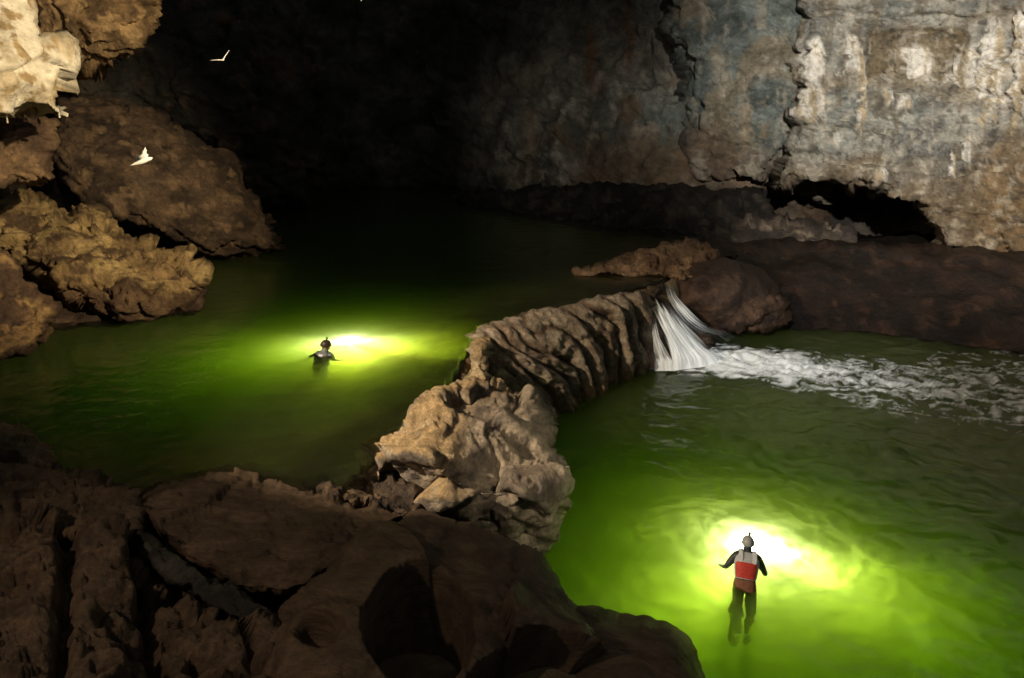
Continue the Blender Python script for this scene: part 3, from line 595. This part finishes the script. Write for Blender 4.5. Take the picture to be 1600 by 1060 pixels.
boulder('rock_slab', 'huge tilted brown rock slab sloping down to the water behind the ochre boulder', 'rock slab',
    [(80, 150, 20.5), (150, 145, 21), (200, 160, 21.2), (255, 180, 21.3), (320, 225, 21.5), (372, 250, 21.8), (385, 290, 21.8), (425, 340, 22), (450, 392, 22.4), (400, 410, 21.8), (330, 405, 21), (280, 385, 20), (200, 350, 19.2), (120, 320, 18.8), (80, 260, 19)],
    [(200, 240, 19.8), (300, 300, 20.3), (150, 200, 20), (360, 350, 21)], step=3, edge=30, curl=.9, thick=2, wob=6,
    disp=lambda V, N, X, Y: d_jag(.28, .6, 6, .08)(V, N, X, Y) * (.4 + .7 * ss(300, 400, X)) + strata(V, (.5, 0, .86), .26, .16, .3) + .05 * fbm(V * np.array([1.5, 1.5, 7]), 4),
    col=c_mix((.055, .037, .025), (.13, .085, .053), (.20, .13, .075), .9, 0), mat='ochre', seed=24)
boulder('rock', 'cream white fluted rock glowing in the top left corner', 'rock',
    [(-430, -80, 12), (30, -80, 12.3), (50, 0, 12.6), (62, 60, 12.5), (85, 62, 12.6), (108, 62, 12.8), (122, 82, 13), (108, 120, 13), (98, 160, 12.9), (105, 186, 13), (60, 180, 12.7), (40, 178, 12.4), (15, 192, 12.2), (-430, 205, 11.6)],
    [(20, 80, 11.9), (80, 120, 12.5), (0, 150, 11.7)], step=2.8, edge=16, curl=.5, thick=1.2, wob=6,
    disp=lambda V, N, X, Y: .11 * fbm(np.stack([V[:, 0] * 2.2 + .8 * V[:, 2], V[:, 1], V[:, 2] * .6], -1), 5, .5) + .03 * ridged(V * 1.5, 4) + facet(V * .7, .10)[0],
    col=c_mix((.46, .38, .26), (.68, .62, .50), (.34, .24, .12), 1.4, .15), mat='cream', seed=25)
boulder('rock', 'dark brown buttress below the cream rock in the left corner', 'rock',
    [(-430, 190, 14.5), (60, 178, 15), (92, 185, 15.2), (85, 230, 15.2), (88, 285, 15.2), (60, 295, 15), (-430, 300, 14.5)], [(20, 240, 14.4)], step=3, edge=18, curl=.5, thick=1.3, wob=5,
    disp=d_jag(.25, 1, 6, .12), col=c_mix((.13, .08, .05), (.26, .165, .09), None, 1.2), mat='ochre', seed=26)
boulder('rock', 'golden brown layered rock hanging at the top left behind the cream rock', 'rock',
    [(30, -100, 16), (260, -100, 17.5), (255, 0, 17.6), (240, 40, 17.6), (215, 80, 17.8), (195, 98, 17.9), (185, 120, 18), (140, 115, 17.8), (100, 105, 17.4), (50, 80, 16.8)],
    [(150, 40, 16.6), (90, 50, 16.4)], step=3, edge=18, curl=.6, thick=1.6, wob=7, disp=d_jag(.3, .9, 6, .14), col=c_mix((.15, .095, .05), (.34, .22, .11), (.42, .28, .14), 1.1), mat='ochre', seed=27)
boulder('rock', 'dark grey shaded rock between the left rocks and the black back of the cave', 'rock',
    [(180, -120, 27), (420, -120, 29), (470, 20, 29), (505, 120, 30), (500, 230, 30.5), (480, 320, 30.5), (420, 330, 29.5), (350, 260, 28), (250, 190, 27), (120, 170, 25), (60, 120, 24)],
    [(300, 80, 26.5), (380, 180, 27.5)], step=4, edge=34, curl=1.3, thick=2.5, wob=8, disp=d_jag(.5, .4, 6, .2), col=c_mix((.05, .048, .043), (.10, .092, .08), (.14, .10, .07), .5, -.1), mat='wall_dark', seed=28)
boulder('rock', 'shadowed dark rock at the far left behind the ochre boulder', 'rock',
    [(-430, 100, 21), (100, 120, 22), (110, 300, 22), (300, 380, 22.5), (330, 440, 22.6), (-430, 460, 19)], [], step=5, edge=30, curl=.8, thick=2, wob=6,
    disp=d_jag(.3, .7, 5, .1), col=c_mix((.04, .028, .02), (.09, .06, .04)), mat='ochre', seed=29)

# ================================================================ waterfall
def fall_material():
    m, nt, B, N, L = nodes('falling_water')
    B.inputs['Base Color'].default_value = (.84, .88, .88, 1); B.inputs['Roughness'].default_value = .45
    at = N('ShaderNodeAttribute'); at.attribute_name = 'foam'
    L(at.outputs['Fac'], B.inputs['Alpha']); return m
M['fall'] = fall_material()
def edge_curve(pts, n):
    P = np.array([W(*p) for p in pts]); tt = np.linspace(0, len(P) - 1, n); Q = np.stack([np.interp(tt, range(len(P)), P[:, j]) for j in range(3)], 1)
    for _ in range(25): Q[1:-1] = .5 * Q[1:-1] + .25 * (Q[:-2] + Q[2:])
    return Q
def sheet(le, re, n, k, alpha, bulge, seed):
    LE = edge_curve(le, n); RE = edge_curve(re, n); u = np.tile(np.linspace(0, 1, k), n); v = np.repeat(np.linspace(0, 1, n), k)
    P = LE.repeat(k, 0) * (1 - u)[:, None] + RE.repeat(k, 0) * u[:, None]
    st = fbm(np.stack([u * 7 + 1.5 * v + .5 * np.sin(v * 5), v * 1.8, u * 0 + seed], -1), 4, .5); st2 = fbm(np.stack([u * 45, v * 4, u * 0 + seed + 4], -1), 3, .6)
    al = np.clip(alpha(u, v, st, st2), 0, 1) * ss(0, .06, u + .05 * st) * ss(1, .94, u - .05 * st)
    P = P + np.outer(.08 + bulge * np.sin(np.pi * u) ** .6 * (.3 + .7 * v) + .03 * st + .010 * st2, (-.05, -.85, .45))
    P[:, 2] -= .12 * ss(.9, 1, v)
    ii = np.arange(n * k).reshape(n, k); F = np.stack([ii[:-1, :-1].ravel(), ii[1:, :-1].ravel(), ii[1:, 1:].ravel(), ii[:-1, 1:].ravel()], -1)
    return np.concatenate([P, P + np.array((.01, .05, -.02))]), np.concatenate([F, F[:, ::-1] + n * k]), np.r_[al, al * 0]
def bd(u, c, w, p=2.4): return np.exp(-np.abs((u - c) / w) ** p)
s1 = sheet([(1006, 466, 18.35), (1020, 488, 18.0), (1032, 516, 17.95), (1044, 544, 18.05), (1052, 574, 18.05)], [(1032, 460, 18.7), (1054, 486, 18.45), (1080, 516, 18.45), (1108, 546, 18.8), (1138, 564, 18.9)], 150, 90,
    lambda u, v, st, s2: bd(u, .34 + .06 * v, .27 + .10 * v, 3) * ss(.16, .42, v + .14 * st) * (1.7 + .5 * st) + .42 * ss(.1, .5, v) * (1 + 1.5 * st + .25 * s2) + 1.2 * ss(.80, .95, v + .10 * st), .20, 1)
s3 = sheet([(1015, 496, 18.15), (1019, 530, 18.05), (1022, 574, 18.1)], [(1023, 496, 18.1), (1031, 530, 18.0), (1056, 574, 18.05)], 90, 24, lambda u, v, st, s2: bd(u, .5, .5) * ss(0, .4, v) * (.65 + .8 * st) + ss(.8, .97, v + .1 * st), .05, 21)
s2_ = sheet([(1036, 444, 19.0), (1042, 466, 18.8), (1052, 484, 18.7), (1068, 506, 18.7), (1088, 522, 19.0), (1130, 532, 19.8)], [(1046, 442, 19.1), (1056, 464, 18.9), (1074, 482, 18.85), (1094, 502, 18.95), (1112, 514, 19.4), (1152, 522, 20.3)], 130, 40,
    lambda u, v, st, s2: bd(u, .5, .42) * ss(0, .2, v) * (.35 + .6 * np.exp(-((v - .42) / .18) ** 2) + .8 * st) * (1 - .85 * ss(.62, 1, v)), .08, 7)
me = mesh('waterfall', np.concatenate([s1[0], s2_[0], s3[0]]), np.concatenate([s1[1], s2_[1] + len(s1[0]), s3[1] + len(s1[0]) + len(s2_[0])])); a_ = me.attributes.new('foam', 'FLOAT', 'POINT'); a_.data.foreach_set('value', np.r_[s1[2], s2_[2], s3[2]].astype(np.float32))
tag(link('waterfall', me, M['fall']), 'white cascade spilling from the upper pool into the lower pool', 'waterfall')

# ================================================================ people
def plain(name, col, rough=.6, spec=.4, noise=.15):
    m, nt, B, N, L = nodes(name); tc = N('ShaderNodeTexCoord'); n = N('ShaderNodeTexNoise'); n.inputs['Scale'].default_value = 22; n.inputs['Detail'].default_value = 4
    L(tc.outputs['Object'], n.inputs['Vector']); r = N('ShaderNodeMapRange'); r.inputs[3].default_value = 1 - noise * 2; r.inputs[4].default_value = 1 + noise * 2; L(n.outputs[0], r.inputs[0])
    v = N('ShaderNodeVectorMath'); v.operation = 'SCALE'; v.inputs[0].default_value = col; L(r.outputs[0], v.inputs['Scale']); L(v.outputs[0], B.inputs['Base Color'])
    B.inputs['Roughness'].default_value = rough; B.inputs['Specular IOR Level'].default_value = spec
    bp = N('ShaderNodeBump'); bp.inputs['Distance'].default_value = .012 * (noise > .1); bp.inputs['Strength'].default_value = .8; L(n.outputs[0], bp.inputs['Height']); L(bp.outputs[0], B.inputs['Normal']); return m
M['suit'] = plain('dark_wetsuit', (.035, .04, .042), .5); M['skin'] = plain('skin', (.42, .24, .15), .5, .4, .06)
M['vest_grey'] = plain('grey_vest_fabric', (.42, .44, .45), .6); M['vest_pale'] = plain('pale_grey_webbing', (.62, .64, .66), .6); M['vest_red'] = plain('red_vest_fabric', (.50, .045, .03), .6)
M['helm_grey'] = plain('grey_helmet', (.30, .32, .32), .35); M['helm_dark'] = plain('dark_helmet', (.05, .03, .022), .35)
M['brown_cloth'] = plain('brown_cloth', (.20, .085, .045), .8); M['black'] = plain('black_plastic', (.02, .02, .02), .4); M['white_patch'] = plain('white_patch', (.8, .8, .8), .5, noise=.03)
M['hood_grey'] = plain('grey_neoprene_hood', (.33, .35, .35), .55); M['orange'] = plain('orange_strap', (.5, .12, .04), .6); M['grey_suit'] = plain('grey_wetsuit', (.15, .165, .16), .5)
def skin(name, pts, edges, mat, parent, sub=2):
    me = bpy.data.meshes.new(name); names = list(pts); me.from_pydata([tuple(pts[n][0]) for n in names], [(names.index(a), names.index(b)) for a, b in edges], [])
    o = link(name, me, mat, parent); md = o.modifiers.new('skin', 'SKIN')
    for i, n in enumerate(names):
        r = pts[n][1]; me.skin_vertices[0].data[i].radius = (r, r) if not isinstance(r, tuple) else r
    me.skin_vertices[0].data[0].use_root = True; md.use_smooth_shade = True
    sb = o.modifiers.new('sub', 'SUBSURF'); sb.levels = sub; sb.render_levels = sub
    return o
def sphere_mesh(name, fn, nu=28, nv=20):
    V = []; F = []
    for j in range(nv + 1):
        for i in range(nu):
            th = math.pi * j / nv; ph = 2 * math.pi * i / nu; V.append(fn(math.sin(th) * math.cos(ph), math.sin(th) * math.sin(ph), math.cos(th)))
    for j in range(nv):
        for i in range(nu): F.append((j * nu + i, (j + 1) * nu + i, (j + 1) * nu + (i + 1) % nu, j * nu + (i + 1) % nu))
    me = bpy.data.meshes.new(name); me.from_pydata(V, [], F); bm = bmesh.new(); bm.from_mesh(me); bmesh.ops.remove_doubles(bm, verts=bm.verts, dist=1e-5); bmesh.ops.recalc_face_normals(bm, faces=bm.faces); bm.to_mesh(me); bm.free()
    for p in me.polygons: p.use_smooth = True
    return me
def head_fn(x, y, z):                         # +y is the face
    s = Vector((x * .075, y * .095, z * .115)); g = lambda cx, cz, w: math.exp(-((x - cx) ** 2 + (z - cz) ** 2) / w) if y > 0 else 0
    s.y += .028 * g(0, -.12, .02) - .014 * (g(.36, .08, .02) + g(-.36, .08, .02)) + .007 * g(0, -.5, .03) - .004 * g(0, -.42, .004) + .008 * g(0, -.85, .06)
    if z < -.3: s.x *= 1 - .25 * (-.3 - z); s.y += .01 * (-.3 - z)
    e = math.exp(-((y) ** 2 + (z + .05) ** 2) / .03) * (abs(x) > .85); s.x += .018 * e * (1 if x > 0 else -1)
    return s
def fingers(pts, edges, wrist, fwd, side, tag_):
    fwd = Vector(fwd).normalized(); side = Vector(side).normalized(); w = Vector(wrist); palm = w + fwd * .07
    pts['palm' + tag_] = (palm, (.036, .018)); edges.append(('wrist' + tag_, 'palm' + tag_)); dn = fwd.cross(side).normalized()
    for k, L_ in enumerate((.065, .078, .072, .055)):
        a = palm + fwd * .02 + side * (.028 - .019 * k); b = a + fwd * L_ * .55; c = b + fwd * L_ * .4 + dn * .018 * (1 if dn.z < 0 else -1)
        for nm, q, r in (('a', a, .0095), ('b', b, .009), ('c', c, .007)): pts[f'f{k}{nm}{tag_}'] = (q, r)
        edges += [('palm' + tag_, f'f{k}a{tag_}'), (f'f{k}a{tag_}', f'f{k}b{tag_}'), (f'f{k}b{tag_}', f'f{k}c{tag_}')]
    t1 = w + fwd * .035 + side * .042; t2 = t1 + fwd * .035 + side * .022
    pts['t1' + tag_] = (t1, .012); pts['t2' + tag_] = (t2, .009); edges += [('wrist' + tag_, 't1' + tag_), ('t1' + tag_, 't2' + tag_)]
def loft(name, rings, mat, parent, k=28, arc=None):
    """rings: centre, x radius, y radius, frame; a closed double-walled garment"""
    V = []; F = []; n = len(rings)
    for t in (0, 1):
        for c, rx, ry, X_, Y_ in rings:
            for i in range(k):
                a = (2 * math.pi * i / k) if arc is None else arc[0] + (arc[1] - arc[0]) * i / (k - 1)
                ca, sa = math.cos(a), math.sin(a); m_ = (abs(ca) ** 3 + abs(sa) ** 3) ** (-1 / 3.)
                V.append(c + X_ * (rx - .012 * t) * ca * m_ + Y_ * (ry - .012 * t) * sa * m_)
    kk = k if arc is None else k - 1
    for t in (0, 1):
        for j in range(n - 1):
            for i in range(kk):
                q = [t * n * k + j * k + i, t * n * k + j * k + (i + 1) % k, t * n * k + (j + 1) * k + (i + 1) % k, t * n * k + (j + 1) * k + i]; F.append(q if t == 0 else q[::-1])
    for j in (0, n - 1):
        for i in range(kk): F.append((j * k + i, j * k + (i + 1) % k, n * k + j * k + (i + 1) % k, n * k + j * k + i))
    me = bpy.data.meshes.new(name); me.from_pydata([tuple(v) for v in V], [], F)
    for p in me.polygons: p.use_smooth = True
    return link(name, me, mat, parent)
A = A_ = math.pi
def person(loc, lean, turn, headturn, palette, label, arms, legs=1.):
    root = bpy.data.objects.new('person', None); C.objects.link(root); root.location = loc; root.rotation_euler = (0, 0, turn); root.empty_display_size = .2; root.scale = (.94, .94, .94)
    tag(root, label, 'person')
    ca, sa = math.cos(lean), math.sin(lean); zx = Vector((0, sa, ca)); yx = Vector((0, ca, -sa)); xx = Vector((1, 0, 0))
    B = lambda x, y, z: xx * x + yx * y + zx * z
    pts = {'pelvis': (B(0, 0, 0), (.15, .11)), 'waist': (B(0, 0, .17), (.135, .10)), 'chest': (B(0, 0, .34), (.165, .115)), 'nb': (B(0, -.005, .49), (.085, .07)), 'neck': (B(0, .005, .57), .066), 'skull': (B(0, .02, .66), .06)}
    ed = [('pelvis', 'waist'), ('waist', 'chest'), ('chest', 'nb'), ('nb', 'neck'), ('neck', 'skull')]
    for s_, t in ((-1, 'L'), (1, 'R')):
        pts['sh' + t] = (B(.178 * s_, -.005, .445), .08); el, wr = arms[t]
        pts['el' + t] = (Vector(el), .043); pts['wrist' + t] = (Vector(wr), .028); ed += [('chest', 'sh' + t), ('sh' + t, 'el' + t), ('el' + t, 'wrist' + t)]
        fingers(pts, ed, wr, Vector(wr) - Vector(el), Vector((-s_, .3, 0)), t)
        pts['hip' + t] = (Vector((.09 * s_, -.06, -.06)), .115); lg = lambda x, y, z: Vector((x, y, z)) if legs else Vector((x, .25 * y, 1.2 * z))
        pts['knee' + t] = (lg(.11 * s_, -.34, -.48 - .04 * s_), .085)
        pts['an' + t] = (lg(.08 * s_, -.50, -.95 + .06 * s_), .06); pts['toe' + t] = (lg(.09 * s_, -.56, -1.12 + .06 * s_), .045)
        ed += [('pelvis', 'hip' + t), ('hip' + t, 'knee' + t), ('knee' + t, 'an' + t), ('an' + t, 'toe' + t)]
    skin('body', pts, ed, palette['suit'], root)
    hc = B(0, .025, .655)
    hd = link('head', sphere_mesh('head', head_fn), palette['head'], root); hd.location = hc; hd.rotation_euler = (-.15, 0, headturn)
    def helm(x, y, z):
        z2 = max(z, -.12); fl = 1 + .10 * (z < -.05); return Vector((x * .098 * fl, y * .122 * fl, z2 * .118 + .022))
    he = link('helmet', sphere_mesh('helmet', helm, 32, 24), palette['helmet'], hd)
    bm = bmesh.new(); bmesh.ops.create_uvsphere(bm, u_segments=16, v_segments=10, radius=.024)
    q = bmesh.ops.create_cone(bm, segments=12, radius1=.016, radius2=.012, depth=.035, cap_ends=True)
    for v in q['verts']: v.co.z -= .028
    me = bpy.data.meshes.new('headlamp'); bm.to_mesh(me); bm.free()
    for p in me.polygons: p.use_smooth = True
    hl = link('headlamp', me, M['black'], hd); hl.location = (0.008, .01, .178)
    bm = bmesh.new()                                     # chin strap round the jaw
    ring = [Vector((.080 * math.cos(a), .035 + .01 * math.sin(a), -.012 + .112 * math.sin(a))) for a in np.linspace(0, -math.pi, 18)]
    me = bpy.data.meshes.new('chin_strap'); me.from_pydata([tuple(p + Vector((0, dy, 0))) for p in ring for dy in (-.008, .008)] , [], [(2 * i, 2 * i + 1, 2 * i + 3, 2 * i + 2) for i in range(17)])
    cs_ = link('chin_strap', me, palette['strap'], hd); sd = cs_.modifiers.new('s', 'SOLIDIFY'); sd.thickness = .004
    rings = [(B(0, -.01, z), rx, ry, xx, yx) for z, rx, ry in ((.10, .165, .14), (.17, .175, .15), (.26, .185, .155), (.35, .195, .155), (.42, .19, .145), (.48, .155, .12), (.52, .10, .095))]
    ve = loft('life_vest', rings, palette['vest'], root)
    if palette['arc']:
        rings = [(B(0, -.014, z), rx, ry, xx, yx) for z, rx, ry in ((.115, .165, .146), (.17, .178, .156), (.25, .188, .161), (.31, .195, .162), (.36, .18, .160))]
        loft('back_panel', rings, palette['panel'], ve, 16, palette['arc'])
        for sx in (-1, 1):                                   # shoulder straps standing off the vest
            st_ = [(B(.105 * sx, y_, z_), .034, .012, xx, Vector((0, 0, 1)) * .6 + yx * .4) for y_, z_ in ((-.165, .36), (-.165, .44), (-.12, .52), (-.03, .555), (.07, .52))]
            loft('shoulder_strap', st_, M['vest_pale'], ve, 12)
    else:
        rings = [(B(.0, -.02, z), rx, ry, xx, yx) for z, rx, ry in ((.40, .185, .150), (.44, .178, .142), (.47, .165, .132))]
        loft('white_patch', rings, palette['panel'], ve, 8, (A_ * 1.42, A_ * 1.60))
    loft('waist_belt', [(B(0, -.005, z), r, r * .82, xx, yx) for z, r in ((-.10, .172), (-.04, .178), (.03, .172), (.09, .160))], palette['belt'], root)
    return root
pr = person(Vector(WZ(1164, 912, 0)) + Vector((0, 0, -.04)), .62, -.30, .1, dict(suit=M['suit'], head=M['hood_grey'], helmet=M['helm_grey'], strap=M['black'], vest=M['vest_grey'], panel=M['vest_red'], arc=(A * 1.2, A * 1.75), belt=M['brown_cloth']),
    'person in grey helmet and red backed vest, arms spread, in the lower pool', {'L': ((-.31, .16, .17), (-.37, .36, .03)), 'R': ((.30, .18, .16), (.33, .42, -.02))})
pl = person(Vector(WZ(501, 556, UP_Z)) + Vector((0, 0, -.44)), .30, -.35, -.7, dict(suit=M['grey_suit'], head=M['skin'], helmet=M['helm_dark'], strap=M['orange'], vest=M['grey_suit'], panel=M['white_patch'], arc=None, belt=M['black']),
    'person in dark helmet and grey suit, shoulder deep in the upper pool', {'L': ((-.31, .02, .26), (-.34, .22, .10)), 'R': ((.31, .03, .26), (.34, .24, .10))}, 0)
# torches held under the water
def torch(loc, label):
    bm = bmesh.new(); bmesh.ops.create_cone(bm, segments=20, radius1=.02, radius2=.024, depth=.14, cap_ends=True)
    q = bmesh.ops.create_cone(bm, segments=20, radius1=.024, radius2=.04, depth=.05, cap_ends=True)
    for v in q['verts']: v.co.z += .095
    me = bpy.data.meshes.new('torch'); bm.to_mesh(me); bm.free(); bmesh_ = None
    o = link('dive_torch', me, M['black']); o.location = Vector(loc) + Vector((0, -.26, 0)); o.rotation_euler = (rad(-88), 0, 0)
    tag(o, label, 'torch')
torch(lamp_r, 'underwater torch glowing white in front of the person in the lower pool')
torch(lamp_l, 'underwater torch glowing white in front of the person in the upper pool')

# ================================================================ birds
CR = Vector((1, 0, 0)); CU = Vector((0, math.sin(rad(PITCH)), math.cos(rad(PITCH)))); CF = Vector((0, math.cos(rad(PITCH)), -math.sin(rad(PITCH))))
M['bird'] = plain('white_feathers', (.80, .78, .73), .6, .3, .08)
def bird(px, py, d, tail, beak, lw, rw, label, chord=.4):
    """body from tail to beak, wings out to their tips: offsets in the bird's own frame (right, up, away), in metres"""
    bm = bmesh.new(); T = Vector(tail); Bk = Vector(beak); ax = (Bk - T); L_ = ax.length; ax.normalize()
    side = (Vector(rw[-1]) - Vector(lw[-1])); side = (side - ax * side.dot(ax)).normalized(); up = side.cross(ax)
    rings = []
    for t, r in ((0, .10), (.12, .16), (.3, .35), (.5, .5), (.68, .46), (.8, .36), (.88, .36), (.95, .22), (1, .03)):
        c = T + ax * L_ * t; R_ = r * L_ * .22
        rings.append([bm.verts.new(c + side * math.cos(a) * R_ * (1.8 if t < .1 else 1) + up * math.sin(a) * R_ * (.4 if t < .1 else 1)) for a in np.linspace(0, 2 * math.pi, 11)[:-1]])
    for a, b in zip(rings[:-1], rings[1:]):
        for i in range(10): bm.faces.new((a[i], a[(i + 1) % 10], b[(i + 1) % 10], b[i]))
    bm.faces.new(rings[0][::-1]); bm.faces.new(rings[-1])
    root = T + ax * L_ * .66
    for tips in (lw, rw):
        P = [root] + [Vector(p) for p in tips]; n = 9; prev = None
        for i in range(n):
            u = i / (n - 1) * (len(P) - 1); k = min(int(u), len(P) - 2); f = u - k; c = P[k].lerp(P[k + 1], f); w = i / (n - 1)
            ch = chord * L_ * (1 - w ** 1.6) * (1 + .25 * math.sin(w * 19)) * .5 + .004; th = .012 * (1 - w) + .002
            sec = [bm.verts.new(c + ax * ch * .5), bm.verts.new(c + up * th), bm.verts.new(c - ax * ch * .9), bm.verts.new(c - up * th)]
            if prev:
                for j in range(4): bm.faces.new((prev[j], prev[(j + 1) % 4], sec[(j + 1) % 4], sec[j]))
            else: bm.faces.new(sec)
            prev = sec
        bm.faces.new(prev[::-1])
    bmesh.ops.recalc_face_normals(bm, faces=bm.faces); me = bpy.data.meshes.new('bird'); bm.to_mesh(me); bm.free()
    for p in me.polygons: p.use_smooth = True
    o = link('flying_bird', me, M['bird']); o.location = W(px, py, d); o.rotation_euler = (rad(-PITCH), 0, 0)
    return tag(o, label, 'bird', 'white birds flying through the cave')
# own frame: x right, y away, z up
bird(346, 92, 12, (.06, -.05, -.05), (-.03, .10, .02), [(-.10, .02, -.015), (-.21, .0, -.03)], [(.05, .02, .05), (.14, .0, .15)], 'white bird with one wing level and one raised against the dark upper left rock', 1.15)
bird(222, 250, 12, (-.20, -.02, -.11), (.16, .05, .05), [(-.06, .06, .07), (-.16, .1, .12)], [(.06, -.05, .07), (.10, -.08, .20)], 'white bird with both wings raised in front of the tilted brown slab', .8)
bird(565, -2, 13, (-.005, -.02, -.055), (0, .05, .05), [(-.03, 0, .03), (-.08, 0, .035)], [(.03, 0, .03), (.08, 0, .035)], 'white bird cut off by the top edge over the black cave roof')
print('verts', NV[0])
